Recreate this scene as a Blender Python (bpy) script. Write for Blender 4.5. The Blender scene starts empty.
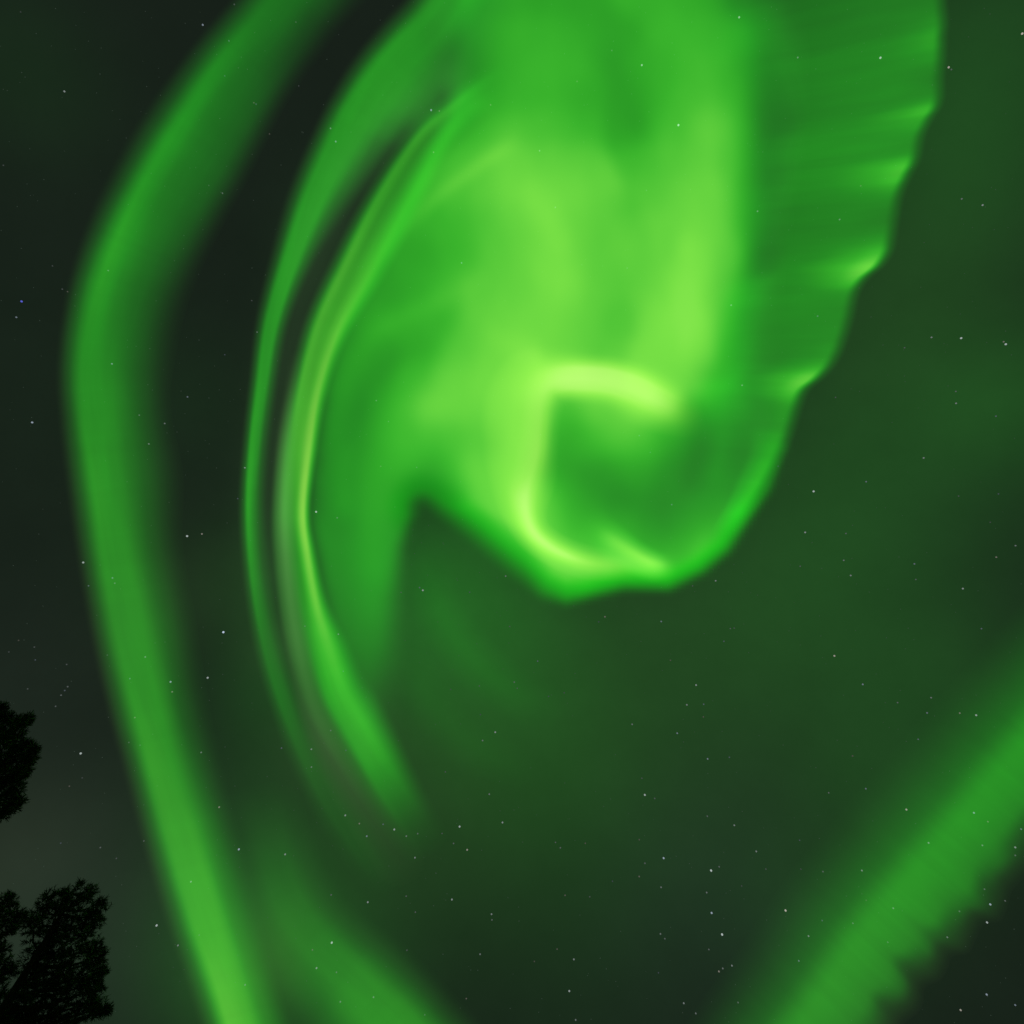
import bpy, math, random
import numpy as np
from mathutils import Vector, noise as mnoise

random.seed(7)
S = bpy.context.scene
COL = S.collection

# ------------------------------------------------------------------ camera
PITCH = math.radians(60)          # looking steeply up, zenith inside the frame
FPX = 610.0                       # focal length in pixels of a 1024 px frame
CAM = Vector((0, 0, 1.6))
cd = bpy.data.cameras.new("camera")
cd.sensor_width = 36
cd.lens = 36 * FPX / 1024
cd.clip_start = 0.1
cd.clip_end = 400000
cam = bpy.data.objects.new("camera", cd)
cam.location = CAM
cam.rotation_euler = (math.radians(90) + PITCH, 0, 0)
COL.objects.link(cam)
S.camera = cam
RT = Vector((1, 0, 0))
UP = Vector((0, -math.sin(PITCH), math.cos(PITCH)))
FW = Vector((0, math.cos(PITCH), math.sin(PITCH)))


def ray(x, y):
    return (RT * ((x - 512) / FPX) + UP * ((512 - y) / FPX) + FW)


# ------------------------------------------------------------------ night sky (world)
S.view_settings.view_transform = 'Standard'
S.view_settings.look = 'None'
S.view_settings.exposure = 0
S.view_settings.gamma = 1
S.cycles.use_denoising = False
S.cycles.transparent_max_bounces = 48
S.cycles.max_bounces = 6


def lin(c):
    c = np.asarray(c, float) / 255
    return np.where(c <= .04045, c / 12.92, ((c + .055) / 1.055) ** 2.4)


W = bpy.data.worlds.new("World")
S.world = W
W.use_nodes = True
nt = W.node_tree
nt.nodes.clear()
N, L = nt.nodes.new, nt.links.new
out = N('ShaderNodeOutputWorld')
bg = N('ShaderNodeBackground')
bg.inputs['Strength'].default_value = 1
L(bg.outputs[0], out.inputs[0])
tc = N('ShaderNodeTexCoord')
# airglow: a dark even night sky plus broad soft patches of faint diffuse aurora,
# each a lobe round a fixed direction of the sky
BASE = (.0086, .0144, .0096)
GRN = (.10, 1, .085)
GRY = (.72, 1, .72)
LOBES = [(20, 400, 140, .0018, GRN), (990, 980, 60, .0001, GRN),  # sky direction, angular size, strength, tint
    (440, 600, 80, .088, (.07, 1, .06)), (520, 690, 80, .012, GRN), (560, 770, 100, .026, (.08, 1, .03)),
    (640, 620, 150, .024, (.2, 1, .14)), (800, 600, 110, .030, GRN), (850, 700, 100, .006, GRN), (880, 450, 100, .030, GRN),
    (900, 300, 90, .026, (.16, 1, .1)), (1015, 400, 60, .032, GRN), (960, 60, 110, .042, GRN), (980, 180, 80, .02, GRN),
    (240, 800, 60, .014, GRN), (235, 930, 60, .045, GRN), (300, 880, 60, .018, GRN), (300, 1000, 70, .04, GRN), (268, 960, 36, .03, (.3, 1, .1)),
    (275, 690, 45, .02, GRN), (200, 590, 50, .014, (.3, 1, .2)), (300, 580, 50, .014, GRN), (190, 400, 60, .006, GRN),
    (50, 930, 110, .0155, (.6, 1, .6)), (0, 850, 60, .007, (.8, 1, .55)), (0, 690, 80, .004, GRY),
    (890, 790, 60, .02, GRN), (805, 915, 60, .015, GRN), (960, 690, 60, .018, GRN), (850, 860, 60, .006, GRN), (690, 830, 90, .002, GRY),
    (700, 900, 90, .003, (.5, .8, 1)), (400, 780, 80, .022, (.25, 1, .15)),
    (400, 930, 60, .006, GRN), (20, 70, 70, .008, GRN), (340, 250, 60, .004, GRN), (560, 960, 90, .004, GRN), (290, 640, 26, .016, (.5, 1, .35)), (330, 740, 34, .016, (.5, 1, .35)), (449, 84, 17, .07, (.12, 1, .1)),
]
LANE = [(430, 96), (398, 118), (370, 148), (345, 185), (322, 235), (302, 290), (287, 350), (276, 415), (269, 480), (267, 545), (273, 610)]
for (xa, ya), (xb, yb) in zip(LANE, LANE[1:]):          # pale air between the two inner arcs
    for t in (0, 1 / 3, 2 / 3):
        LOBES.append((xa + (xb - xa) * t, ya + (yb - ya) * t, 17, .0098, (.4, 1, .32)))
acc = None
for (x, y, sig, s, tint) in LOBES:
    d = ray(x, y)
    cosang = FW.dot(d.normalized())
    dirn = d.normalized()
    k = 1.0 / (sig / FPX * cosang ** 1.5) ** 2
    dot = N('ShaderNodeVectorMath'); dot.operation = 'DOT_PRODUCT'
    dot.inputs[1].default_value = dirn
    L(tc.outputs['Generated'], dot.inputs[0])
    m = N('ShaderNodeMath'); m.operation = 'MULTIPLY_ADD'
    m.inputs[1].default_value = k; m.inputs[2].default_value = -k
    L(dot.outputs['Value'], m.inputs[0])
    e = N('ShaderNodeMath'); e.operation = 'EXPONENT'
    L(m.outputs[0], e.inputs[0])
    v = N('ShaderNodeVectorMath'); v.operation = 'SCALE'
    v.inputs[0].default_value = [s * t for t in tint]
    L(e.outputs[0], v.inputs['Scale'])
    if acc is None:
        a = N('ShaderNodeVectorMath'); a.operation = 'ADD'
        a.inputs[1].default_value = BASE
        L(v.outputs[0], a.inputs[0])
    else:
        a = N('ShaderNodeVectorMath'); a.operation = 'ADD'
        L(acc.outputs[0], a.inputs[0]); L(v.outputs[0], a.inputs[1])
    acc = a
# uneven airglow: soft mottling over the sky
nz = N('ShaderNodeTexNoise'); nz.inputs['Scale'].default_value = 9; nz.inputs['Detail'].default_value = 9; nz.inputs['Roughness'].default_value = .62
L(tc.outputs['Generated'], nz.inputs['Vector'])
mr = N('ShaderNodeMapRange'); mr.inputs['To Min'].default_value = .84; mr.inputs['To Max'].default_value = 1.16
L(nz.outputs['Fac'], mr.inputs['Value'])
sc_ = N('ShaderNodeVectorMath'); sc_.operation = 'SCALE'
L(acc.outputs[0], sc_.inputs[0]); L(mr.outputs[0], sc_.inputs['Scale'])
L(sc_.outputs[0], bg.inputs['Color'])


# ------------------------------------------------------------------ helpers
def tag(o, label=None, cat=None, group=None, kind=None):
    if label: o['label'] = label
    if cat: o['category'] = cat
    if group: o['group'] = group
    if kind: o['kind'] = kind
    return o


def mesh_obj(name, verts, faces, mat, parent=None, smooth=True):
    me = bpy.data.meshes.new(name)
    me.from_pydata([tuple(v) for v in verts], [], faces)
    me.materials.append(mat)
    if smooth:
        me.polygons.foreach_set('use_smooth', [True] * len(me.polygons))
    me.update()
    o = bpy.data.objects.new(name, me)
    COL.objects.link(o)
    if parent: o.parent = parent
    return o


def new_mat(name):
    m = bpy.data.materials.new(name)
    m.use_nodes = True
    m.node_tree.nodes.clear()
    return m, m.node_tree.nodes.new, m.node_tree.links.new


# ------------------------------------------------------------------ ground
m, N, L = new_mat('dark_heath')
o_ = N('ShaderNodeOutputMaterial'); b_ = N('ShaderNodeBsdfPrincipled'); L(b_.outputs[0], o_.inputs[0])
n_ = N('ShaderNodeTexNoise'); n_.inputs['Scale'].default_value = 2.5; n_.inputs['Detail'].default_value = 8
t_ = N('ShaderNodeTexCoord'); L(t_.outputs['Object'], n_.inputs['Vector'])
r_ = N('ShaderNodeValToRGB')
r_.color_ramp.elements[0].color = (.10, .11, .06, 1); r_.color_ramp.elements[1].color = (.30, .29, .22, 1)
L(n_.outputs['Fac'], r_.inputs[0]); L(r_.outputs[0], b_.inputs['Base Color']); b_.inputs['Roughness'].default_value = .95
M_GROUND = m
gv, gf = [], []
rings = [0, 4, 8, 14, 22, 35, 60, 120, 300, 900, 3000, 9000]
gv.append((0, 0, 0))
for r in rings[1:]:
    for k in range(48):
        a = k * math.tau / 48
        x, y = r * math.cos(a), r * math.sin(a)
        gv.append((x, y, .25 * mnoise.noise(Vector((x * .12, y * .12, 3))) if r < 400 else 0))
for k in range(48):
    gf.append((0, 1 + k, 1 + (k + 1) % 48))
for i in range(len(rings) - 2):
    for k in range(48):
        a, b = 1 + i * 48 + k, 1 + i * 48 + (k + 1) % 48
        gf.append((a, a + 48, b + 48, b))
tag(mesh_obj('ground', gv, gf, M_GROUND), kind='structure')


# ------------------------------------------------------------------ aurora
# Oxygen-green light: the colour of a column of glowing air of a given brightness
GK = [20, 30, 45, 70, 100, 140, 165, 180, 192, 205, 215, 225, 235, 245, 252]
RK = [16, 25, 29, 32, 34, 40, 50, 60, 75, 94, 108, 122, 142, 170, 190]
BK = [16, 24, 27, 30, 32, 36, 40, 45, 52, 60, 65, 70, 82, 108, 140]


def light(g):
    g = np.asarray(g, float)
    return np.stack([lin(np.interp(g, GK, RK)), lin(g), lin(np.interp(g, GK, BK))], -1)


m, N, L = new_mat('aurora_light')
o_ = N('ShaderNodeOutputMaterial'); ad = N('ShaderNodeAddShader')
tr = N('ShaderNodeBsdfTransparent'); em = N('ShaderNodeEmission')
at = N('ShaderNodeAttribute'); at.attribute_name = 'glow'
L(at.outputs['Color'], em.inputs['Color']); em.inputs['Strength'].default_value = 1
L(tr.outputs[0], ad.inputs[0]); L(em.outputs[0], ad.inputs[1]); L(ad.outputs[0], o_.inputs['Surface'])
m.cycles.emission_sampling = 'NONE'
M_AUR = m


def sheet(name, X, Y, ALT, RGB, cut=.0016):
    """A sheet of glowing air hung in the sky at real altitudes (metres)."""
    nu, nv = X.shape
    dx, dy = (X - 512) / FPX, (512 - Y) / FPX
    D = dx[..., None] * np.array(RT) + dy[..., None] * np.array(UP) + np.array(FW)
    P = np.array(CAM) + D * (ALT / D[..., 2])[..., None]
    P = P.reshape(-1, 3)
    RGB = np.clip(RGB, 0, None).reshape(-1, 3)
    idx = np.arange(nu * nv).reshape(nu, nv)
    q = np.stack([idx[:-1, :-1], idx[1:, :-1], idx[1:, 1:], idx[:-1, 1:]], -1).reshape(-1, 4)
    keep = RGB.max(1)[q].max(1) > cut
    q = q[keep]
    used = np.unique(q)
    remap = -np.ones(nu * nv, int); remap[used] = np.arange(len(used))
    q = remap[q]; P = P[used]; RGB = RGB[used]
    o = mesh_obj(name, P.tolist(), q.tolist(), M_AUR)
    ca = o.data.color_attributes.new('glow', 'FLOAT_COLOR', 'POINT')
    ca.data.foreach_set('color', np.concatenate([RGB, np.ones((len(RGB), 1))], 1).ravel())
    return o


def catmull(A, per):
    A = np.asarray(A, float)
    n = len(A)
    res = []
    for i in range(n - 1):
        p0, p1, p2, p3 = A[max(i - 1, 0)], A[i], A[i + 1], A[min(i + 2, n - 1)]
        for k in range(per):
            t = k / per
            res.append(.5 * (2 * p1 + (p2 - p0) * t + (2 * p0 - 5 * p1 + 4 * p2 - p3) * t * t + (3 * p1 - p0 - 3 * p2 + p3) * t ** 3))
    res.append(A[-1])
    return np.array(res)


def pchip(xk, yk, x):
    h = np.diff(xk); dl = np.diff(yk) / h
    d = np.zeros(len(xk))
    for i in range(1, len(xk) - 1):
        if dl[i - 1] * dl[i] > 0:
            w1, w2 = 2 * h[i] + h[i - 1], h[i] + 2 * h[i - 1]
            d[i] = (w1 + w2) / (w1 / dl[i - 1] + w2 / dl[i])
    i = np.clip(np.searchsorted(xk, x) - 1, 0, len(xk) - 2)
    t = (x - xk[i]) / h[i]
    return ((1 + 2 * t) * (1 - t) ** 2 * yk[i] + t * (1 - t) ** 2 * h[i] * d[i]
            + t * t * (3 - 2 * t) * yk[i + 1] + t * t * (t - 1) * h[i] * d[i + 1])


def band(name, ctrl, tint=None, warm=(1, 1), ends=0, streak=0, side=1, aim=None, alt=8000, rise=.25, nv=44, per=10, smooth_n=0, rays=0, seed=0, bgmid=None):
    """Aurora curtain along a path. Each control: x, y, offsets across, brightness across."""
    arr = np.array([[c[0], c[1]] + list(c[2]) + list(c[3]) for c in ctrl], float)
    K = len(ctrl[0][2])
    F = catmull(arr, per)
    xy, off, G = F[:, :2], F[:, 2:2 + K], F[:, 2 + K:]
    off = np.maximum.accumulate(off + np.arange(K) * 1e-3, 1)
    if aim is not None:
        nrm = np.array(aim) - xy
    else:
        t = np.gradient(xy, axis=0)
        nrm = np.stack([-t[:, 1], t[:, 0]], 1) * side
    nrm /= np.linalg.norm(nrm, axis=1)[:, None]
    for _ in range(smooth_n):
        q = np.pad(nrm, ((1, 1), (0, 0)), 'edge'); nrm = (q[:-2] + 2 * q[1:-1] + q[2:]) / 4
    nrm /= np.linalg.norm(nrm, axis=1)[:, None]
    nu = len(F)
    v = np.linspace(0, 1, nv)
    O = np.zeros((nu, nv)); GG = np.zeros((nu, nv)); BB = np.zeros((nu, nv))
    kk = np.linspace(0, 1, K)
    for i in range(nu):
        o = off[i]
        oo = pchip(kk, o, v)
        O[i] = oo
        GG[i] = pchip(o, G[i], np.clip(oo, o[0], o[-1]))
        s = (oo - o[0]) / (o[-1] - o[0])
        BB[i] = G[i, 0] + (G[i, -1] - G[i, 0]) * s
    X = xy[:, :1] + nrm[:, :1] * O
    Y = xy[:, 1:] + nrm[:, 1:] * O
    RGB = light(np.maximum(GG, BB)) - light(BB)
    if tint is not None:
        RGB = (lin(np.maximum(GG, BB)) - lin(BB))[..., None] * np.array(tint)
    RGB = np.clip(RGB, 0, None)
    wm = np.interp(np.linspace(0, 1, nu), np.linspace(0, 1, len(warm)), warm)
    RGB[..., 0] *= wm[:, None]; RGB[..., 2] *= (1 + .5 * (wm - 1))[:, None]
    if streak:
        us = np.concatenate([[0], np.cumsum(np.linalg.norm(np.diff(xy, axis=0), axis=1))])
        la, lc = (90, 9) if streak > 0 else (10, 70)          # stretched along the arc, or along the rays
        Nz = np.array([[1 + abs(streak) * (mnoise.noise(Vector((us[i] / la, O[i, j] / lc, seed + .5))) + .6 * mnoise.noise(Vector((us[i] / la * 2.3, O[i, j] / lc * 2.1, seed + 3.5))) + .7 * mnoise.noise(Vector((us[i] / 70, .2, seed + 9.5))))
                        for j in range(nv)] for i in range(nu)])
        RGB = RGB * Nz[..., None]
    if rays:
        u = np.concatenate([[0], np.cumsum(np.linalg.norm(np.diff(xy, axis=0), axis=1))])
        r = np.array([1 + rays * (mnoise.noise(Vector((a / 14, seed, .3))) + .6 * mnoise.noise(Vector((a / 5, seed, 5.3)))) for a in u])
        fall = np.clip(1 - .4 * v, .3, 1)
        RGB = RGB * (1 + (r - 1)[:, None] * fall)[..., None]
    if ends:
        f = np.linspace(0, 1, nu); f = np.clip(np.minimum(f, 1 - f) / ends, 0, 1); RGB = RGB * (f * f * (3 - 2 * f))[:, None, None]
    A = alt * (1 + rise * np.broadcast_to(v, X.shape))
    return sheet(name, X, Y, A, RGB)


# -- outermost arc on the left
oa = [
    (330, -90, [-16, 0, 18, 38, 66, 95], [36, 72, 112, 104, 72, 38]),
    (275, -35, [-16, 0, 18, 38, 66, 95], [36, 74, 112, 104, 72, 38]),
    (248, 0, [-16, 0, 18, 38, 66, 95], [36, 75, 115, 104, 72, 38]),
    (205, 50, [-16, 0, 20, 38, 70, 102], [34, 72, 132, 110, 88, 36]),
    (160, 115, [-18, 0, 22, 42, 78, 112], [34, 72, 143, 116, 90, 34]),
    (128, 170, [-18, 0, 20, 40, 78, 114], [34, 74, 145, 120, 92, 34]),
    (98, 230, [-16, 0, 22, 40, 76, 115], [34, 74, 155, 128, 88, 36]),
    (78, 290, [-14, 0, 20, 38, 73, 114], [32, 78, 150, 126, 84, 38]),
    (68, 360, [-14, 0, 16, 36, 68, 111], [32, 78, 138, 130, 90, 40]),
    (70, 420, [-14, 0, 16, 34, 66, 106], [32, 76, 138, 138, 96, 42]),
    (78, 490, [-14, 0, 18, 36, 68, 111], [32, 76, 145, 135, 90, 42]),
    (88, 560, [-14, 0, 18, 38, 66, 100], [32, 76, 140, 135, 86, 46]),
    (102, 640, [-14, 0, 16, 38, 66, 100], [32, 76, 132, 138, 92, 46]),
    (118, 710, [-14, 0, 18, 40, 62, 95], [34, 78, 142, 140, 90, 50]),
    (134, 770, [-14, 0, 18, 40, 60, 90], [36, 78, 152, 140, 94, 55]),
    (155, 850, [-14, 0, 18, 40, 60, 88], [36, 80, 154, 155, 108, 60]),
    (176, 920, [-14, 0, 18, 38, 58, 85], [38, 82, 160, 162, 114, 68]),
    (200, 990, [-14, 0, 18, 36, 55, 80], [40, 86, 174, 165, 120, 76]),
    (217, 1045, [-14, 0, 18, 36, 55, 80], [40, 86, 176, 165, 120, 76]),
    (245, 1120, [-14, 0, 18, 36, 55, 80], [40, 80, 150, 150, 110, 76]),
]
o = band('aurora_arc', oa, ends=.05, warm=(.7, .8, 1.1, 1.7, 2.0, 2.6), streak=.06, side=-1, alt=8200, rays=.05, seed=1)
tag(o, 'long broad green aurora arc bowing down the left of the sky, outermost of the arcs', 'aurora')

# -- thin second arc
sa = [
    (480, -90, [-14, 0, 18, 38, 64, 95], [36, 80, 142, 140, 84, 40]),
    (440, -35, [-14, 0, 18, 38, 64, 95], [36, 80, 140, 130, 74, 40]),
    (416, 2, [-14, 0, 15, 38, 66, 98], [34, 80, 140, 132, 76, 40]),
    (388, 32, [-14, 0, 14, 40, 70, 108], [34, 78, 143, 140, 100, 42]),
    (361, 64, [-13, 0, 14, 42, 74, 112], [34, 78, 145, 146, 116, 46]),
    (340, 96, [-12, 0, 13, 38, 64, 92], [33, 76, 144, 146, 108, 46]),
    (323, 128, [-11, 0, 13, 34, 55, 80], [32, 75, 142, 145, 100, 45]),
    (296, 192, [-11, 0, 12, 27, 40, 60], [32, 75, 145, 147, 100, 48]),
    (277, 256, [-10, 0, 9, 20, 28, 40], [32, 75, 145, 150, 100, 50]),
    (261, 320, [-8, 0, 7, 15, 21, 31], [34, 75, 140, 145, 95, 50]),
    (253, 384, [-7, 0, 6, 12, 18, 27], [34, 80, 145, 140, 90, 52]),
    (246, 448, [-7, 0, 5, 11, 17, 26], [34, 80, 150, 135, 85, 52]),
    (243, 512, [-7, 0, 5, 10, 17, 25], [36, 85, 150, 125, 82, 52]),
    (247, 576, [-7, 0, 5, 11, 18, 27], [38, 75, 128, 110, 75, 55]),
    (257, 640, [-8, 0, 6, 12, 20, 28], [40, 70, 105, 98, 72, 56]),
    (273, 700, [-8, 0, 7, 14, 22, 30], [42, 68, 98, 92, 70, 58]),
    (293, 755, [-10, 0, 8, 15, 24, 34], [46, 64, 86, 84, 68, 58]),
    (320, 810, [-12, 0, 8, 16, 26, 38], [50, 62, 74, 74, 66, 56]),
    (352, 860, [-14, 0, 9, 18, 28, 42], [52, 58, 66, 67, 60, 54]),
    (390, 912, [-14, 0, 9, 18, 28, 42], [50, 50.1, 50.3, 50.3, 50.1, 50]),
]
o = band('aurora_arc', sa, ends=.05, streak=.07, side=-1, alt=7900, rays=.03, seed=2)
tag(o, 'narrow green aurora arc running close outside the bright inner arc, thinnest of the arcs', 'aurora')

# -- bright inner arc with two strands and a tail
ia = [
    (500, 62, [-9, 0, 8, 16, 26, 36], [120, 120.2, 121, 121, 120.5, 120]),
    (478, 77, [-9, 0, 8, 16, 26, 38], [110, 118, 132, 126, 122, 115]),
    (448, 100, [-9, 0, 8, 16, 26, 40], [70, 105, 152, 140, 130, 100]),
    (412, 131, [-9, 0, 9, 18, 30, 46], [58, 92, 160, 146, 142, 100]),
    (370, 194, [-9, 0, 10, 20, 36, 56], [50, 88, 160, 148, 152, 100]),
    (338, 257, [-9, 0, 10, 20, 35, 54], [46, 92, 174, 158, 172, 95]),
    (310, 320, [-9, 0, 9, 18, 30, 45], [46, 96, 174, 166, 186, 95]),
    (294, 384, [-9, 0, 8, 16, 25, 38], [48, 98, 172, 172, 194, 92]),
    (282, 448, [-8, 0, 9, 18, 27, 38], [50, 98, 160, 178, 204, 90]),
    (276, 512, [-8, 0, 8, 16, 27, 37], [52, 95, 134, 152, 212, 85]),
    (278, 560, [-8, 0, 10, 19, 30, 42], [54, 86, 114, 140, 210, 85]),
    (284, 610, [-8, 0, 12, 22, 33, 48], [56, 84, 108, 150, 204, 82]),
    (293, 655, [-8, 0, 12, 23, 37, 60], [58, 82, 104, 156, 192, 80]),
    (308, 704, [-8, 0, 11, 22, 38, 66], [60, 78, 95, 156, 180, 78]),
    (327, 740, [-8, 0, 10, 22, 39, 70], [60, 76, 92, 152, 170, 76]),
    (349, 775, [-8, 0, 10, 20, 38, 66], [60, 73, 96, 146, 154, 73]),
    (371, 808, [-8, 0, 8, 18, 36, 60], [60, 68, 84, 112, 114, 68]),
    (391, 838, [-8, 0, 8, 18, 36, 56], [60, 63, 70, 78, 77, 63]),
    (412, 868, [-8, 0, 8, 18, 36, 54], [60, 60.1, 60.3, 60.4, 60.3, 60]),
]
o = band('aurora_arc', ia, warm=(1.1, 1.5, 1.9, 2.0, 1.4, .9, 1, 1), streak=.06, side=-1, alt=7600, nv=60, rays=.03, seed=3)
tag(o, 'bright double-stranded inner aurora arc tapering to a glowing tail below', 'aurora')

ps = []
for (x, y, wd, pk) in [(300, 350, 7, 41), (292, 400, 7, 70), (286, 450, 8, 90), (284, 512, 8.5, 104), (286, 560, 8.5, 98), (293, 620, 9, 88), (303, 670, 10, 80), (316, 715, 12, 74), (335, 758, 14, 68), (360, 800, 16, 62), (386, 840, 18, 52), (412, 885, 20, 40.5)]:
    ps.append((x, y, [-1.7 * wd, -.8 * wd, 0, .8 * wd, 1.7 * wd], [40, 40 + (pk - 40) * .6, pk, 40 + (pk - 40) * .6, 40]))
o = band('aurora_strand', ps, tint=(.42, 1, .27), side=-1, alt=7500, rise=.1, nv=24)
tag(o, 'pale grey-green thin aurora strand hugging the outer edge of the bright inner arc', 'aurora')

# -- fan of light at the bottom
fan = [
    (285, 770, [-20, 0, 18, 36, 60, 90], [60, 60.1, 60.3, 60.3, 60.1, 60]),
    (298, 835, [-20, 0, 18, 34, 55, 85], [60, 66, 74, 74, 66, 60]),
    (318, 890, [-22, 0, 20, 38, 60, 90], [58, 70, 90, 92, 76, 60]),
    (348, 926, [-24, 0, 24, 44, 72, 105], [54, 74, 108, 108, 85, 60]),
    (384, 956, [-26, 0, 28, 52, 85, 125], [50, 78, 126, 128, 95, 62]),
    (418, 988, [-26, 0, 28, 56, 95, 140], [50, 80, 138, 140, 100, 62]),
    (446, 1018, [-26, 0, 28, 58, 100, 150], [50, 80, 142, 145, 100, 62]),
    (482, 1056, [-26, 0, 28, 58, 100, 150], [50, 80, 142, 145, 100, 62]),
    (540, 1110, [-26, 0, 28, 58, 100, 150], [50, 75, 120, 120, 90, 62]),
]
o = band('aurora_fan', fan, ends=.08, warm=(2, 2.4), streak=.08, side=1, alt=8600, rays=.05, seed=4)
tag(o, 'soft green fan of aurora widening towards the bottom edge, right of the outer arc', 'aurora')

# -- faint curved wisps in the dark below the swirl
for pth, wd, pk, lab in [([(424, 540), (430, 580), (446, 622), (476, 662), (520, 696), (570, 716)], 17, 92, 'faint curved aurora wisp in the dark just below the notch of the swirl'),
                         ([(404, 640), (418, 680), (446, 722), (490, 756), (545, 776)], 16, 86, 'faint curved aurora wisp just right of the glowing tail')]:
    w_ = [(x, y, [-1.8 * wd, -.8 * wd, 0, .8 * wd, 1.8 * wd], [80, 80 + (pk - 80) * .55, pk, 80 + (pk - 80) * .55, 80]) for x, y in pth]
    o = band('aurora_wisp', w_, ends=.35, side=-1, alt=8800, rise=.1, nv=24)
    tag(o, lab, 'aurora')

# -- lower right curtain
lr = [(1330, 500), (1230, 610), (1160, 690), (1120, 735), (1090, 775), (1062, 806), (1042, 830), (1024, 852), (1009, 866), (1000, 880), (995, 893), (984, 906), (972, 913), (962, 927), (953, 939),
      (940, 945), (934, 956), (926, 967), (913, 976), (909, 989), (904, 1000), (893, 1012), (884, 1026), (866, 1048), (846, 1080), (815, 1120), (780, 1170), (740, 1230)]
lrc = []
lra = np.array(lr, float)
for i, (x, y) in enumerate(lr):
    a_, b_ = max(0, i - 4), min(len(lr), i + 5)
    h = min(i - a_, b_ - 1 - i)
    mx, my = lra[i - h:i + h + 1].mean(0)
    jj = ((x - mx) * .79 + (y - my) * .61)          # how far this fold of the lower edge hangs out
    ex = (.2 + .4 * math.sin(i * 2.4)) * jj + 2 * math.sin(i * 4.1)
    lrc.append((x + 4 + .79 * ex, y + 4 + .61 * ex, [-18, 0, 17, 38, 76 + jj + ex, 112 + jj + ex, 175 + jj + ex], [28, 50, 88 + 12 * math.sin(i * 1.7), 126, 142, 96, 62]))
o = band('aurora_curtain', lrc, ends=.08, warm=(1, 2), streak=-.045, aim=(-900, -700), alt=7000, rise=.5, per=8, rays=.04, seed=5, smooth_n=4)
tag(o, 'wide green aurora curtain with a ragged lower edge crossing the lower right corner', 'aurora')

# -- right hand curtain with bright rays
rc = [  # edge x, y, brightness at the edge peak, ray length factor, fill
    (950, -90, 120, .6, 108), (944, -35, 120, .6, 108), (943, 0, 125, .6, 110), (945, 22, 140, .7, 112), (944, 36, 158, .8, 118), (943, 55, 142, .7, 118), (941, 78, 125, .6, 118),
    (941, 96, 140, .7, 118), (938, 108, 168, 1.2, 122), (930, 120, 160, 1.1, 126), (922, 136, 140, .8, 128), (919, 152, 146, .9, 126), (916, 163, 172, 1.2, 128), (908, 178, 170, 1.1, 126), (900, 196, 142, .8, 120),
    (896, 218, 125, .6, 116), (893, 238, 148, .9, 120), (890, 252, 170, 1.0, 124), (881, 266, 200, 1.2, 126), (866, 279, 180, .9, 126), (856, 294, 146, .7, 126), (850, 320, 138, .7, 126),
    (841, 348, 142, .7, 126), (833, 364, 160, .9, 128), (821, 378, 194, 1.1, 132), (806, 391, 180, .9, 132), (798, 410, 152, .7, 130), (790, 436, 150, .7, 126), (780, 460, 154, .6, 122),
    (768, 484, 160, .6, 118), (752, 510, 150, .5, 90), (738, 530, 100, .5, 72), (726, 545, 66, .5, 66)]
rcc = []
for (x, y, pk, lf, fl) in rc:
    e0 = 62
    pk = pk + (10 if pk > 164 else -4)
    fl = fl + np.interp(y, [300, 360, 430, 520], [13, 2, -12, -22])
    sh = np.interp(y, [280, 340, 400, 450, 520], [1, .95, .8, .62, .5])
    rcc.append((x, y, [-7, 0, 12, 12 + 22 * lf, 14 + 62 * lf * sh, np.interp(y, [0, 70, 280], [165, 138, 95]) * sh, np.interp(y, [0, 70, 280], [250, 205, 150]) * sh], [e0, min(86, e0 + (pk - e0) * .4), pk, fl + (pk - fl) * .55, fl, fl * .98, e0]))
o = band('aurora_curtain', rcc, ends=.04, streak=-.06, aim=(-600, 330), alt=7200, rise=.5, per=7, rays=.05, seed=6)
tag(o, 'rippled aurora curtain with short bright rays along its sharp right hand edge', 'aurora')

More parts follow.
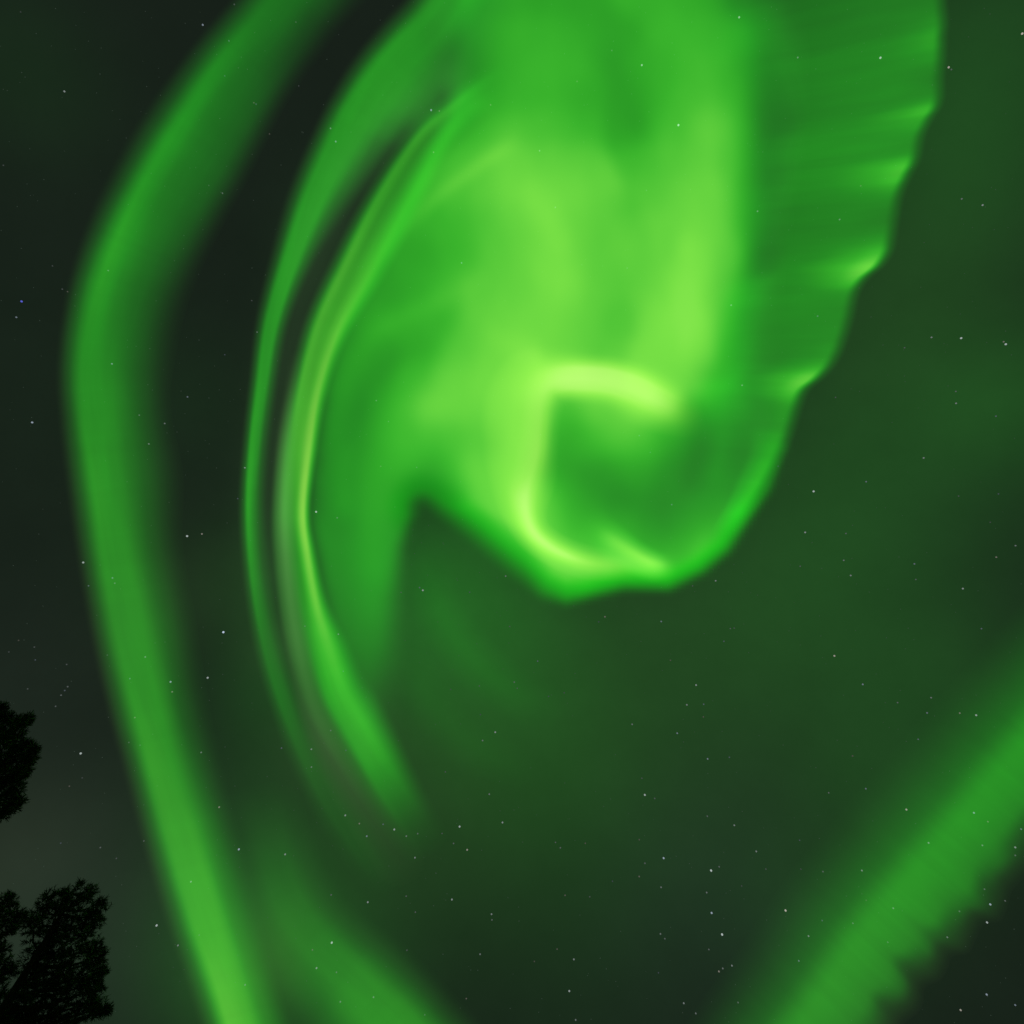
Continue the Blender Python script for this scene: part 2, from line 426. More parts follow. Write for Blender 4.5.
# -- the bright core: a broad sheet of diffuse light
CP = """
420 -60 40|440 -60 70|480 -60 130|512 -60 158|576 -60 160|640 -60 172|704 -60 160|750 -60 120|790 -60 60
440 0 70|480 0 135|512 0 158|544 0 160|576 0 160|640 0 174|672 0 172|704 0 164|740 0 128|768 0 112|800 0 50
440 32 75|460 32 120|480 32 155|512 32 174|545 32 178|576 32 170|616 32 160|672 32 180|704 32 178|740 32 168|768 32 122
452 62 80|470 62 130|490 62 164|512 64 176|545 64 180|580 64 176|612 64 160|650 64 172|672 64 180|704 64 188|740 64 169|768 64 122
440 104 96|452 94 108|466 84 130|478 78 146|480 100 168|512 96 176|545 96 178|580 96 170|630 96 160|660 96 175|690 96 189|740 96 183|768 96 132
420 128 140|448 128 166|480 128 180|512 128 196|545 128 192|576 128 180|630 128 160|672 128 186|705 128 207|740 128 193|768 128 142
400 160 140|430 160 178|448 160 188|480 160 200|512 160 214|545 160 208|576 160 200|640 160 185|670 160 198|700 160 207|735 160 192|768 160 142
390 192 140|420 192 176|450 192 192|480 192 202|512 192 215|540 192 219|570 192 214|600 192 208|650 192 196|690 192 210|715 192 214|745 192 185|768 192 132
370 224 140|395 224 158|420 224 172|450 224 182|480 224 190|512 224 208|540 224 219|570 224 212|600 224 206|660 224 210|715 224 214|750 224 181|768 224 132
360 256 135|390 256 155|420 256 164|460 256 178|490 256 198|512 256 210|540 256 219|590 256 206|650 256 213|700 256 226|730 256 198|768 256 127
345 290 130|380 290 148|410 290 162|440 290 182|480 290 200|512 290 211|560 290 219|605 290 204|650 290 215|690 290 229|725 290 206|750 290 160|768 290 107
330 320 130|370 320 160|400 320 164|440 320 176|480 320 205|512 320 214|545 320 218|580 320 210|620 320 194|660 320 224|700 320 231|730 320 186|752 320 120|768 320 80
320 350 125|350 350 142|380 350 152|420 350 170|460 350 200|490 350 214|530 350 218|560 350 214|600 350 202|650 350 222|700 350 228|735 350 155|760 350 85
310 384 120|340 380 138|375 380 150|410 380 182|450 380 210|490 380 220|505 368 219|522 362 219|536 368 224|520 382 220|560 385 215|600 390 212|650 384 222|690 384 222|712 384 190|732 384 142|755 384 90
330 410 136|370 410 146|400 410 186|430 410 214|460 410 215|490 410 216|515 410 212|545 412 200|562 415 178|600 410 208|640 412 220|670 420 200|700 415 146|735 410 112|768 410 80
300 440 110|330 440 138|370 440 146|395 440 178|405 440 190|430 440 188|450 440 188|470 440 200|495 440 208|515 440 210|540 440 190|560 440 154|590 440 180|620 440 198|648 442 186|675 440 142|710 440 112|750 440 86
300 470 110|340 470 138|380 470 160|400 465 182|425 468 160|445 470 172|470 470 212|495 470 212|515 470 212|540 470 176|560 470 150|600 470 142|635 470 158|665 475 140|700 475 116|750 475 92
300 500 100|345 500 138|380 500 160|400 500 160|415 495 120|428 495 110|452 500 160|480 500 205|500 500 218|520 500 214|545 500 220|562 500 168|580 500 145|620 500 130|660 500 128|700 510 138|740 500 125
320 540 126|345 540 130|375 540 154|392 535 154|405 540 110|420 520 95|440 515 110
475 535 140|500 530 208|520 530 236|548 522 206|570 522 170|590 530 165|620 525 155|650 530 134|680 530 134|705 530 168|725 520 150
500 560 120|520 555 210|545 550 228|570 545 195|600 550 195|625 545 180|650 548 165|680 548 160|700 548 182|720 542 150
545 575 205|570 572 212|600 572 200|630 575 200|660 570 205|690 560 185
320 570 120|345 570 126|375 570 148|392 570 146|404 570 105|330 600 112|350 600 120|375 600 140|392 600 122|404 600 85
335 625 106|355 625 112|375 625 128|392 625 106|404 625 80|340 650 98|360 650 106|380 650 110|400 650 84|350 675 88|370 675 94|390 675 82|360 700 78|380 700 80|395 700 70|370 730 64|390 730 62
"""
cp = np.array([[float(a) for a in q.split()] for l_ in CP.strip().splitlines() for q in l_.split('|')])
POLY = [(440, 114, 18), (424, 140, 22), (386, 202, 24), (354, 264, 26), (327, 326, 24), (311, 388, 24), (301, 450, 22), (299, 512, 20),
        (308, 560, 22), (318, 620, 24), (336, 690, 30), (360, 750, 50), (400, 755, 60), (414, 660, 44), (410, 600, 32), (410, 550, 22), (414, 528, 16),
        (423, 508, 14), (437, 520, 22), (464, 541, 26), (502, 573, 30), (538, 601, 30), (566, 608, 28), (596, 600, 24), (625, 593, 20), (670, 594, 20), (706, 576, 20), (732, 554, 20), (752, 523, 24), (774, 490, 30), (786, 452, 30),
        (792, 400, 60), (786, 330, 60), (788, 256, 56), (812, 130, 90), (822, 0, 100), (822, -90, 100), (410, -90, 60), (410, 0, 60), (424, 50, 50), (440, 100, 24)]
RIM0, RIM1 = 17, 30          # the edges that form the sharp lower border
gx, gy = np.meshgrid(np.arange(270, 812, 4.0), np.arange(-90, 780, 4.0), indexing='ij')
PX, PY = gx.ravel(), gy.ravel()
d2 = (PX[:, None] - cp[None, :, 0]) ** 2 + (PY[:, None] - cp[None, :, 1]) ** 2
d2m = d2.min(1, keepdims=True)
w = np.exp(-(d2 - d2m) / (2 * 15.0 ** 2))
Gc = (w * cp[None, :, 2]).sum(1) / w.sum(1)
inside = np.zeros(len(PX), bool); best = np.full(len(PX), 1e9); fw = np.ones(len(PX)); rimd = np.full(len(PX), 1e9)
for i in range(len(POLY)):
    x1, y1, f1 = POLY[i]; x2, y2, f2 = POLY[(i + 1) % len(POLY)]
    if y1 != y2:
        c = ((y1 > PY) != (y2 > PY)) & (PX < (x2 - x1) * (PY - y1) / (y2 - y1) + x1)
        inside ^= c
    t = np.clip(((PX - x1) * (x2 - x1) + (PY - y1) * (y2 - y1)) / ((x2 - x1) ** 2 + (y2 - y1) ** 2), 0, 1)
    dd = np.hypot(PX - x1 - t * (x2 - x1), PY - y1 - t * (y2 - y1))
    if RIM0 <= i < RIM1: rimd = np.minimum(rimd, dd)
    u_ = dd < best
    best = np.where(u_, dd, best); fw = np.where(u_, f1 + (f2 - f1) * t, fw)
RIDGES = [([(600, 580), (640, 576), (675, 578), (700, 562), (722, 544), (742, 520), (760, 494), (772, 462)], 13, 24), ([(690, 556), (720, 528), (742, 500)], 16, 10),  # faint strands and dark lanes inside the glow: path, half width, change of brightness
    ([(520, 140), (497, 153), (470, 172), (440, 194), (412, 222), (390, 250)], 7, 13),
    ([(484, 96), (462, 112), (440, 136), (420, 164)], 5, 10), ([(486, 108), (466, 124), (446, 148), (428, 174)], 6, -10),
    ([(330, 460), (338, 410), (350, 368), (372, 338), (405, 316), (445, 298), (490, 270)], 13, 12),
    ([(352, 470), (358, 420), (374, 384), (404, 356), (440, 340)], 12, -7),
    ([(322, 330), (338, 300), (360, 276), (392, 256)], 9, -10), ([(318, 480), (322, 430), (330, 390)], 6, -12),
    ([(345, 520), (343, 480), (348, 440)], 9, 6), ([(480, 320), (520, 350), (545, 352)], 14, 6),
    ([(520, 180), (556, 230), (590, 300)], 16, 6), ([(610, 190), (640, 240), (625, 320)], 16, -8),
    ([(596, 40), (625, 90), (640, 150)], 18, -6)]
for pth, hw, dg in RIDGES:
    R_ = catmull(pth, 12)
    dd = np.hypot(PX[:, None] - R_[None, :, 0], PY[:, None] - R_[None, :, 1])
    tt = dd.argmin(1) / (len(R_) - 1)
    Gc = Gc + dg * np.exp(-(dd.min(1) / hw) ** 2) * np.clip(np.minimum(tt, 1 - tt) * 4, 0, 1)
Gc = Gc + np.array([4.0 * mnoise.noise(Vector((x / 45, y / 60, 2.2))) + 2.2 * mnoise.noise(Vector((x / 16, y / 30, 7.7))) for x, y in zip(PX, PY)])
ramp = np.interp(rimd, [0, 7, 15, 24, 33, 42, 52, 66], [38, 72, 116, 162, 186, 210, 240, 255])
ramp2 = np.interp(rimd, [0, 4, 9, 15, 22, 30, 40, 54], [38, 84, 150, 186, 200, 220, 244, 255])
sw = np.clip((PX - 525) / 60, 0, 1)
ramp = ramp * (1 - sw) + ramp2 * sw
Gc = np.where(ramp < 254, np.minimum(Gc, ramp), Gc)
mask = np.where(inside, np.clip(best / fw, 0, 1), 0)
mask = mask * mask * (3 - 2 * mask)
mask = np.where((rimd <= best + .01) & inside, 1, np.maximum(mask, np.where(inside & (rimd < best + 12), np.clip((best + 12 - rimd) / 12, 0, 1), 0)))
glin = lin(np.clip(Gc, 38, 254)) - lin(38.0)
glin = glin * mask + lin(38.0)
gs = np.where(glin <= .0031308, glin * 12.92, 1.055 * np.power(np.maximum(glin, 1e-6), 1 / 2.4) - .055) * 255
RGBc = light(gs) - light(np.full_like(Gc, 38.0))
pure = np.clip((rimd - (22 - 6 * sw)) / (18 - 4 * sw), 0, 1)               # the lower border glows a purer green than the rest
RGBc[:, 0] *= pure; RGBc[:, 2] *= pure
RGBc = np.clip(RGBc, 0, None).reshape(gx.shape + (3,))
# smooth once
for ax in (0, 1):
    for _ in range(1):
        q = np.pad(RGBc, [(1, 1) if a == ax else (0, 0) for a in range(3)], 'edge')
        RGBc = (np.take(q, range(0, q.shape[ax] - 2), ax) + 2 * RGBc + np.take(q, range(2, q.shape[ax]), ax)) / 4
ALTc = 9500 + 900 * np.sin(gx / 210.0) * np.cos(gy / 170.0)
o = sheet('aurora_glow', gx, gy, ALTc, RGBc)
tag(o, 'broad bright yellow-green glow filling the middle of the aurora swirl', 'aurora')

# -- the pale hook in the middle of the swirl
hook = []
for (x, y, wl, wr, pk, a, b, eo, ei) in [
        # x, y, half width outside / inside, peak, glow outside / inside, edge hardness outside / inside
        (704, 410, 16, 14, 205, 180, 190, 2.5, 2), (688, 412, 18, 16, 216, 198, 196, 2.5, 2), (670, 407, 20, 18, 233, 203, 199, 3, 2.2), (652, 398, 21, 20, 241, 204, 202, 3.5, 2.4), (632, 388, 21, 21, 244, 204, 202, 4, 2.8), (608, 381, 20, 20, 245, 203, 200, 4, 3.2), (582, 379, 20, 19, 245, 204, 199, 4, 3.4),
        (562, 380, 22, 18, 243, 206, 197, 3, 3.4), (547, 388, 30, 16, 238, 208, 194, 2, 2.4), (540, 404, 34, 15, 234, 210, 188, 1.7, 2.4), (538, 425, 34, 14, 233, 210, 184, 1.6, 2.4), (536, 450, 32, 14, 234, 210, 182, 1.6, 2.2), (530, 476, 28, 17, 236, 210, 186, 1.7, 2),
        (525, 498, 20, 16, 243, 212, 203, 2, 2), (527, 518, 14, 13, 245, 208, 205, 2, 2), (535, 534, 12, 11, 245, 203, 202, 2, 2), (550, 547, 11, 11, 244, 198, 197, 2, 2), (570, 557, 11, 11, 240, 190, 189, 2, 2), (590, 563, 11, 11, 230, 190, 188, 2, 2), (612, 565, 10, 10, 216, 190, 186, 2, 2), (632, 567, 9, 10, 210, 190, 188, 2, 2), (650, 569, 9, 10, 205, 190, 188, 2, 2)]:
    pk = pk + 1.5 * mnoise.noise(Vector((x / 22, y / 22, 4)))
    T = [1.75, 1.4, 1.1, .85, .5]
    fo = [a] + [a + (pk - a) * math.exp(-t ** eo) for t in T[1:]]
    fi = [b] + [b + (pk - b) * math.exp(-t ** ei) for t in T[1:]]
    hook.append((x, y, [-t * wr for t in T] + [0] + [t * wl for t in T[::-1]], fi + [pk] + fo[::-1]))
o = band('aurora_ribbon', hook, streak=.04, ends=.11, side=1, warm=(1.15, 1.15), alt=6700, rise=.1, nv=64, smooth_n=20)
tag(o, 'pale yellow hook-shaped aurora ribbon curling round the dark eye of the swirl', 'aurora')

strand = []
for (x, y, wl, wr, pk, a, b) in [(578, 516, 16, 16, 160, 160, 160), (598, 530, 16, 15, 182, 165, 160), (616, 543, 16, 14, 212, 172, 160), (634, 554, 15, 12, 226, 176, 160), (652, 563, 14, 11, 228, 178, 165), (666, 565, 12, 10, 200, 176, 168), (680, 562, 10, 10, 171, 171, 170)]:
    strand.append((x, y, [-wr * 1.5, -wr * .7, 0, wl * .7, wl * 1.5], [b, b + (pk - b) * .5, pk, a + (pk - a) * .5, a]))
o = band('aurora_strand', strand, ends=.25, side=1, alt=6600, rise=.1, nv=28, smooth_n=4)
tag(o, 'short yellow-green aurora strand low inside the swirl, beside the hook ribbon', 'aurora')



# ------------------------------------------------------------------ stars
m, N, L = new_mat('starlight')
o_ = N('ShaderNodeOutputMaterial'); em = N('ShaderNodeEmission'); oi = N('ShaderNodeObjectInfo')
L(oi.outputs['Color'], em.inputs['Color']); em.inputs['Strength'].default_value = 1
L(em.outputs[0], o_.inputs['Surface']); m.cycles.emission_sampling = 'NONE'
M_STAR = m
STARS = """202,24,.7 228,40,.35 64,91,.7 222,193,.4 100,74,.15 3,165,.25 20,11,.2 224,75,.25 208,185,.2 234,4,.3 253,102,.3
256,104,.3 295,22,.25 298,85,.2 330,128,.5 335,141,.6 351,132,.2 431,110,.8 439,110,.4 433,152,.4 490,104,.35 269,133,.25 302,132,.15 281,165,.15 319,253,.15
739,17,.8 641,65,.8 678,125,1.0 539,150,.5 757,211,.5 555,207,.4 611,50,.3 577,81,.3 646,190,.25
880,57,1 797,57,.5 948,67,.9 951,69,.4 1022,33,1 982,205,.7 961,198,.5 839,219,.5 860,185,.3 990,14,.2
21,301,1 16,317,.6 32,422,.9 62,289,.3 67,291,.3 52,265,.25 111,363,.6 108,270,.4 139,415,.4 164,423,.5 187,396,.5 148,443,.5 177,432,.2 209,398,.2 224,354,.25 199,340,.15 244,467,.6 237,498,.3 252,268,.2 251,300,.25
257,332,.4 461,262,.5 376,400,.4 316,511,1 388,421,.3 380,466,.3 416,467,.3 395,507,.2
731,305,.5 742,385,.5 671,504,.4 650,452,.25 639,435,.3 627,268,.3
961,338,1 931,337,.6 1005,344,1 1003,341,.5 904,347,.35 883,345,.2 955,391,.4 956,403,.6 995,416,.4 835,397,.3 923,457,.6 866,481,.5 813,491,1 958,496,.3 998,493,.3 817,316,.4 871,317,.2 778,466,.25
187,536,1 201,533,.6 83,562,.9 223,632,1.3 207,677,.9 170,681,.8 172,691,.5 129,678,.4 145,656,.5 112,577,.5 114,583,.4 88,585,.4 80,753,1 201,752,.5 107,655,.25 134,717,.4 128,742,.3 35,659,.3 34,647,.3 66,664,.3 67,686,.4 61,695,.4 64,690,.35 55,706,.35 27,688,.3 18,640,.25 24,640,.2 8,651,.25 165,642,.2 155,643,.2 227,523,.2 225,747,.2 140,745,.25
337,517,.4 304,626,.35 338,634,.5 401,592,.3 422,590,.8 419,587,.4 469,592,.3 505,576,.5 509,626,.3 281,748,.4 311,749,.6 330,730,.4 345,750,.3 311,767,.5 343,671,.3 362,678,.15 479,685,.3 450,689,.25 495,732,.7 482,740,.5 480,714,.25 503,669,.2 443,543,.15
604,616,.5 598,621,.25 661,621,.55 537,661,.4 514,682,.4 517,688,.3 564,692,.25 548,696,.25 632,724,.5 677,733,.6 696,685,.7 686,704,.6 703,704,.4 715,580,.6 692,585,.3 707,758,.6 729,757,.35 670,660,.3 723,641,.35 730,628,.35 734,628,.3 703,716,.3
805,532,.7 845,533,.4 800,566,.35 843,560,.5 850,575,.6 914,563,.5 915,579,.35 962,588,.7 996,557,.5 1015,545,.5 981,628,.4 834,655,.8 862,684,.6 897,702,.4 931,697,.5 927,712,.5 959,713,.5 976,715,.8 918,739,.4 852,755,.3 990,522,.25 899,557,.2
69,786,.3 82,777,.25 60,843,.3 100,847,.4 116,858,.3 143,840,.35 156,925,1 177,945,.6 190,881,.6 219,807,.6 238,849,.9 245,984,.5 199,935,.3 235,786,.2
345,815,.7 359,823,.5 366,836,.6 383,824,.4 394,829,.8 406,836,.5 417,833,.4 459,826,.9 453,843,.4 467,849,.7 414,857,.6 502,822,.7 489,794,.5 445,771,.3 285,854,.7 331,894,.4 367,902,.7 406,896,.35 415,912,.35 451,899,.7 491,914,.6 491,919,.4 480,954,.5 331,942,1 316,968,.7 312,949,.4 336,972,.4 340,1001,.5 373,997,.5 406,950,.3 424,1014,.3 343,849,.2 442,833,.3 466,998,.35 389,866,.2
644,794,.9 641,778,.3 654,798,.35 663,858,.9 661,887,.5 644,863,.4 639,876,.4 711,870,1.1 719,866,.4 706,892,.5 711,912,.9 722,934,1.1 660,933,.5 664,938,.4 708,949,.4 731,965,.6 718,971,.6 722,968,.5 683,1003,.6 695,1013,.5 738,1002,.4 734,825,.6 756,851,.6 765,869,.3 707,816,.4 560,847,.4 555,842,.35 565,895,.35 589,896,.3 573,959,.6 569,991,.8 575,1019,.5 557,949,.3 534,961,.25 639,839,.3 585,843,.3 612,881,.25 741,885,.25 514,810,.2 519,921,.2 658,972,.25
865,788,.5 828,792,.4 906,809,.8 973,812,.7 987,821,.4 928,842,.6 982,845,.5 1021,829,.5 1015,847,.7 1015,855,.4 799,840,.3 861,870,.6 822,871,.4 800,869,.25 785,910,1 893,908,.5 959,911,.4 990,904,.9 987,922,.9 1005,900,.4 822,920,.35 808,936,.6 798,960,.5 852,923,.4 887,942,.35 947,937,.5 986,994,.8 1015,1005,.6 960,1010,.8 984,889,.4 866,900,.25"""
NAMED = {
    (678, 125): 'white star shining through the bright top of the aurora glow', (880, 57): 'white star beside the top of the right hand rayed curtain, inside its edge',
    (948, 67): 'white star just outside the upper right edge of the rayed curtain', (1022, 33): 'white star on the right edge of the photo near the top corner',
    (21, 301): 'deep blue star alone at the far left, left of the outer arc', (32, 422): 'white star at the far left beside the widest bend of the outer arc',
    (316, 511): 'white star on the inner side of the bright inner arc', (961, 338): 'left of two white stars in the dark sky right of the swirl',
    (1005, 344): 'right of two white stars in the dark sky right of the swirl', (813, 491): 'white star just outside the lower right of the swirl',
    (187, 536): 'white star in the dark gap between outer and second arc, higher one', (83, 562): 'white star touching the outside of the outer arc at mid height',
    (223, 632): 'brightest star, bluish white, in the dark gap left of the thin arc', (207, 677): 'white star just below the brightest bluish star',
    (80, 753): 'white star between the upper pine and the outer arc', (156, 925): 'white star between the lower pine and the outer arc',
    (238, 849): 'white star between the outer arc and the tip of the bottom fan', (459, 826): 'white star right of the glowing tail of the inner arc',
    (331, 942): 'white star on the left part of the bottom fan of light', (644, 794): 'white star in the dark sky low under the swirl, upper of a pair',
    (663, 858): 'white star in the dark sky low under the swirl, lower of a pair', (711, 870): 'top star of the bent chain of three in the lower dark sky',
    (711, 912): 'middle star of the bent chain of three in the lower dark sky', (722, 934): 'bottom star of the bent chain of three in the lower dark sky',
    (785, 910): 'white star near the inner side of the lower right curtain', (990, 904): 'upper star on the ragged lower edge of the right corner curtain',
    (987, 922): 'lower star on the ragged lower edge of the right corner curtain'}


def ico(r):
    t = (1 + 5 ** .5) / 2
    v = [(-1, t, 0), (1, t, 0), (-1, -t, 0), (1, -t, 0), (0, -1, t), (0, 1, t), (0, -1, -t), (0, 1, -t), (t, 0, -1), (t, 0, 1), (-t, 0, -1), (-t, 0, 1)]
    f = [(0, 11, 5), (0, 5, 1), (0, 1, 7), (0, 7, 10), (0, 10, 11), (1, 5, 9), (5, 11, 4), (11, 10, 2), (10, 7, 6), (7, 1, 8),
         (3, 9, 4), (3, 4, 2), (3, 2, 6), (3, 6, 8), (3, 8, 9), (4, 9, 5), (2, 4, 11), (6, 2, 10), (8, 6, 7), (9, 8, 1)]
    k = r / math.sqrt(1 + t * t)
    return [(a * k, b * k, c * k) for a, b, c in v], f


SD = 120000.0
iv, if_ = ico(1.0)
star_me = None
stars = []
for q in STARS.split():
    x, y, b = [float(a) for a in q.split(',')]
    stars.append((x, y, b))
stars.sort(key=lambda q: -q[2])
faint = stars[290:]
for (x, y, b) in stars[:290]:
    d = ray(x + .5 + random.uniform(-.45, .45), y + .5 + random.uniform(-.45, .45))
    pos = CAM + d.normalized() * SD
    if star_me is None:
        o = mesh_obj('star', iv, if_, M_STAR)
        star_me = o.data
    else:
        o = bpy.data.objects.new('star', star_me); COL.objects.link(o)
    o.location = pos
    px = SD / FPX * FW.dot(d.normalized())              # one pixel at that distance
    r = (.58 + .5 * min(b, 1.1)) * px
    o.scale = (r, r, r)
    k = (.38 * b ** 1.7 + .022)
    hue = random.random()
    tint = (.86, 1, .96) if hue < .6 else ((.78, .95, 1.12) if hue < .85 else (1.05, 1, .85))
    if (x, y) == (21, 301): tint = (.25, .3, 1.5)
    if (x, y) == (223, 632): tint = (.8, .97, 1.2)
    o.color = (k * tint[0], k * tint[1], k * tint[2], 1)
    key = (int(x), int(y))
    if key in NAMED:
        tag(o, NAMED[key], 'star', 'stars in the night sky')
    elif b >= .55:
        tag(o, 'small clear white star among the many scattered over the night sky', 'star', 'stars in the night sky')
    else:
        tag(o, 'faint pinprick star, one of the many dim stars over the night sky', 'star', 'stars in the night sky')
# the countless barely visible ones
fv, ff = [], []
rs = random.Random(11)
pts = [(x, y, .3) for x, y, b in faint] + [(rs.uniform(-60, 1084), rs.uniform(-60, 1084), rs.uniform(.08, .3)) for _ in range(1400)]
for (x, y, b) in pts:
    d = ray(x, y); c = CAM + d.normalized() * SD * 1.05
    r = (.14 + .9 * b) * SD * 1.05 / FPX * FW.dot(d.normalized())
    n0 = len(fv)
    fv += [(c.x + a * r, c.y + b_ * r, c.z + e * r) for a, b_, e in iv]
    ff += [tuple(n0 + k for k in f) for f in if_]
o = mesh_obj('faint_stars', fv, ff, M_STAR)
o.color = (.05, .07, .055, 1)
tag(o, 'dust of barely visible stars spread over the whole night sky', 'stars', kind='stuff')


# ------------------------------------------------------------------ pine trees
m, N, L = new_mat('pine_needles')
o_ = N('ShaderNodeOutputMaterial'); b_ = N('ShaderNodeBsdfPrincipled'); L(b_.outputs[0], o_.inputs[0])
gi = N('ShaderNodeNewGeometry'); rp = N('ShaderNodeValToRGB'); L(gi.outputs['Random Per Island'], rp.inputs[0]); L(rp.outputs[0], b_.inputs['Base Color'])
rp.color_ramp.elements[0].color = (.06, .08, .035, 1); rp.color_ramp.elements[1].color = (.12, .14, .07, 1)
b_.inputs['Roughness'].default_value = .8; b_.inputs['Specular IOR Level'].default_value = .2
M_NEEDLE = m
m, N, L = new_mat('pine_bark')
o_ = N('ShaderNodeOutputMaterial'); b_ = N('ShaderNodeBsdfPrincipled'); L(b_.outputs[0], o_.inputs[0])
t_ = N('ShaderNodeTexCoord'); n_ = N('ShaderNodeTexNoise'); n_.inputs['Scale'].default_value = 14; n_.inputs['Detail'].default_value = 6
mp = N('ShaderNodeMapping'); mp.inputs['Scale'].default_value = (1, 1, .25); L(t_.outputs['Object'], mp.inputs[0]); L(mp.outputs[0], n_.inputs['Vector'])
rp = N('ShaderNodeValToRGB'); L(n_.outputs['Fac'], rp.inputs[0]); L(rp.outputs[0], b_.inputs['Base Color'])
rp.color_ramp.elements[0].color = (.03, .02, .014, 1); rp.color_ramp.elements[1].color = (.12, .07, .04, 1)
b_.inputs['Roughness'].default_value = .9
bm_ = N('ShaderNodeBump'); bm_.inputs['Strength'].default_value = .5; L(n_.outputs['Fac'], bm_.inputs['Height']); L(bm_.outputs[0], b_.inputs['Normal'])
M_BARK = m


def tube(V, Fc, pts, rad, n=8):
    base = len(V)
    for i, p in enumerate(pts):
        t = (pts[min(i + 1, len(pts) - 1)] - pts[max(i - 1, 0)]).normalized()
        a = t.orthogonal().normalized(); b = t.cross(a)
        for k in range(n):
            an = k * math.tau / n
            V.append(tuple(p + (a * math.cos(an) + b * math.sin(an)) * rad[i]))
    for i in range(len(pts) - 1):
        for k in range(n):
            Fc.append((base + i * n + k, base + i * n + (k + 1) % n, base + (i + 1) * n + (k + 1) % n, base + (i + 1) * n + k))
    V.append(tuple(pts[-1])); e = len(V) - 1
    for k in range(n):
        Fc.append((base + (len(pts) - 1) * n + k, base + (len(pts) - 1) * n + (k + 1) % n, e))


def pine(label, top_px, dist, clumps, extra, seed, low=.42, spread=1.6):
    """A pine: trunk from the ground to its top, limbs out to clumps of needle tufts."""
    rnd = random.Random(seed)
    top = CAM + ray(*top_px).normalized() * dist
    base = Vector((top.x + rnd.uniform(-.2, .2), top.y + rnd.uniform(-.2, .2), 0))
    H = top.z
    root = bpy.data.objects.new('pine_tree', None); COL.objects.link(root)
    root.location = base
    tag(root, label, 'tree', 'pines at the left edge')
    topl = top - base
    axis = [Vector((topl.x * t + .10 * math.sin(5 * t + seed), topl.y * t + .08 * math.sin(4 * t + 2 * seed), H * t)) for t in [0, .15, .3, .45, .6, .75, .88, .985]]
    axis[0].z = -.15

    def on_axis(z):
        t = max(0, min(.985, z / H)); f = t / .985 * 7
        # piecewise along the axis list
        for a, b in zip(axis, axis[1:]):
            if a.z <= z <= b.z:
                return a.lerp(b, (z - a.z) / (b.z - a.z))
        return axis[-1].copy()
    V, Fc = [], []
    tube(V, Fc, axis, [.21, .18, .16, .14, .115, .08, .05, .022], 10)
    cl = []
    for (x, y, r) in clumps:
        d = ray(x, y).normalized()
        # nearest point of this direction to the trunk, then a little before or behind it
        tmid = dist
        best = min(((CAM + d * (dist * k / 60)) for k in range(30, 76)), key=lambda p: math.hypot(p.x - base.x, p.y - base.y) + abs(p.z - H * .85) * .15)
        tm = (best - CAM).length + rnd.uniform(-.45, .45)
        p = CAM + d * tm
        cl.append((p - base, r / FPX * tm * 1.0 * FW.dot(d)))
    for _ in range(extra):
        z = H * rnd.uniform(low, .9)
        an = rnd.uniform(0, math.tau)
        rr = spread * (1.15 - z / H) * 1.6 * math.sqrt(rnd.uniform(.15, 1))
        p = on_axis(z) + Vector((math.cos(an) * rr, math.sin(an) * rr, rnd.uniform(-.1, .25)))
        # keep whole-crown filler out of the patch of sky the listed clumps already describe
        q = base + p - CAM
        f_ = q.dot(FW)
        sx, sy = 512 + FPX * q.dot(RT) / f_, 512 - FPX * q.dot(UP) / f_
        if -45 < sx < 200 and sy < 1032: continue
        cl.append((p, rnd.uniform(.22, .38)))
    NV, NF = [], []
    for (c, r) in cl:
        # limb
        zz = max(H * low * .8, min(H * .97, c.z - .35 * math.hypot(c.x - topl.x, c.y - topl.y) - .1))
        s = on_axis(zz)
        mid = s.lerp(c, .55) + Vector((0, 0, -.08))
        ln = (c - s).length
        tube(V, Fc, [s, mid, c], [min(.05, .014 + .016 * ln), .014 + .006 * ln, .006], 5)
        nt_ = int(20 + 470 * r * r)
        for _ in range(nt_):
            while True:
                q = Vector((rnd.uniform(-1, 1), rnd.uniform(-1, 1), rnd.uniform(-1, 1)))
                if q.length <= 1: break
            q = q.normalized() * (q.length ** .6) * (1 if rnd.random() < .74 else rnd.uniform(1.05, 1.45))
            tp = c + Vector((q.x, q.y, q.z * .8)) * r
            ax = (q + Vector((0, 0, .35)) + Vector((rnd.gauss(0, .3), rnd.gauss(0, .3), rnd.gauss(0, .3)))).normalized()
            a = ax.orthogonal().normalized(); b = ax.cross(a)
            twl = rnd.uniform(.07, .13)
            for k in range(15):
                an = rnd.uniform(0, math.tau); up = rnd.uniform(.1, 1)
                dirn = (ax * rnd.uniform(.35, 1.0) + (a * math.cos(an) + b * math.sin(an)) * .85).normalized()
                o0 = tp + ax * (twl * (up - .6))
                ln_ = rnd.uniform(.05, .085)
                sd = dirn.cross(ax)
                sd = sd.normalized() * .0065 if sd.length > 1e-4 else a * .0065
                n0 = len(NV)
                NV += [tuple(o0 - sd), tuple(o0 + sd), tuple(o0 + dirn * ln_ + sd * .35), tuple(o0 + dirn * ln_ - sd * .35)]
                NF.append((n0, n0 + 1, n0 + 2, n0 + 3))
    mesh_obj('trunk', V, Fc, M_BARK, root)
    mesh_obj('crown', NV, NF, M_NEEDLE, root, smooth=False)
    return root


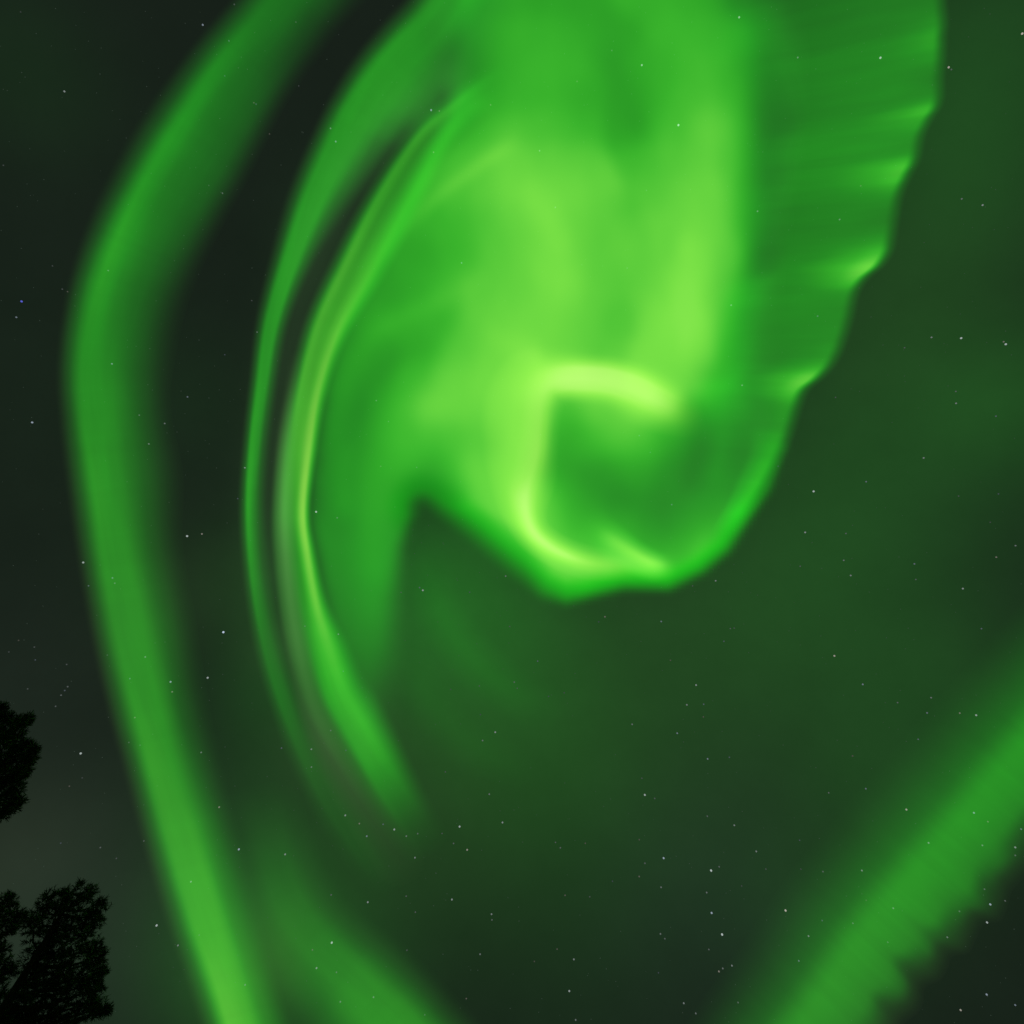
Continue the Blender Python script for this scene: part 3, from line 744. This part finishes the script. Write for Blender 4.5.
MAIN = [(50, 896, 6), (46, 904, 7), (64, 894, 5), (60, 906, 8), (82, 892, 10), (72, 897, 9), (90, 895, 6), (72, 908, 14), (88, 908, 13), (100, 903, 4), (99, 913, 8), (93, 919, 9),
        (40, 916, 9), (34, 924, 9), (48, 924, 15), (66, 926, 16), (82, 924, 12), (40, 942, 14), (56, 944, 17), (74, 940, 15), (86, 935, 8), (36, 958, 13), (54, 962, 18), (74, 960, 17), (90, 950, 9), (96, 946, 7),
        (101, 957, 6), (93, 960, 8), (34, 975, 13), (52, 980, 18), (72, 978, 17), (88, 974, 10), (98, 974, 7), (103, 972, 4), (92, 984, 8), (86, 992, 11), (97, 988, 5), (30, 992, 13), (48, 998, 17), (68, 996, 16),
        (92, 1002, 8), (101, 1007, 7), (106, 1011, 4), (96, 1012, 7), (84, 1008, 11), (26, 1008, 12), (44, 1014, 15), (62, 1012, 13), (76, 1015, 8), (30, 1024, 13), (50, 1028, 14), (66, 1030, 9), (20, 1036, 16), (40, 1044, 16), (58, 1046, 13), (30, 1062, 18), (8, 1058, 16)]
pine('dark bushy pine crown rising from the bottom left corner, larger of the two lower pines', (70, 893), 15.5, MAIN, 60, 3)
SECOND = [(3, 900, 6), (10, 897, 4), (12, 902, 5), (4, 910, 9), (14, 910, 6), (20, 914, 4), (6, 922, 10), (15, 922, 6), (24, 917, 3), (3, 934, 8), (-6, 915, 12), (-8, 940, 12), (4, 948, 5), (14, 930, 4), (2, 962, 8), (10, 966, 5), (-6, 970, 12),
          (4, 976, 6), (14, 972, 4), (3, 992, 5), (-8, 995, 12), (4, 1006, 9), (14, 1008, 7), (8, 1020, 12), (-6, 1020, 14), (-20, 950, 18), (-22, 985, 20)]
pine('dark pine mostly cut off by the left edge, beside the bushy bottom corner pine', (-4, 902), 18.5, SECOND, 55, 8)
THIRD = [(2, 706, 4), (3, 714, 6), (2, 722, 7), (12, 719, 5), (20, 722, 5), (28, 717, 3.5), (25, 724, 4), (10, 729, 8), (20, 732, 6), (2, 734, 8), (3, 748, 10), (14, 746, 7), (22, 744, 5), (29, 746, 4), (33, 749, 3.5), (26, 754, 6), (31, 759, 4), (16, 758, 9), (6, 762, 10),
         (24, 765, 6), (28, 768, 3.5), (12, 772, 9), (2, 778, 9), (18, 778, 6), (22, 775, 4), (8, 786, 7), (17, 788, 5), (2, 794, 6), (12, 798, 6), (19, 800, 4), (14, 807, 5), (6, 808, 6), (2, 814, 4), (-8, 725, 12), (-10, 750, 16), (-10, 780, 16), (-12, 805, 12), (-26, 740, 18), (-28, 770, 20), (-40, 800, 20)]
pine('ragged dark pine crown poking in from the left edge, above the other pines', (24, 735), 13.5, THIRD, 55, 5)
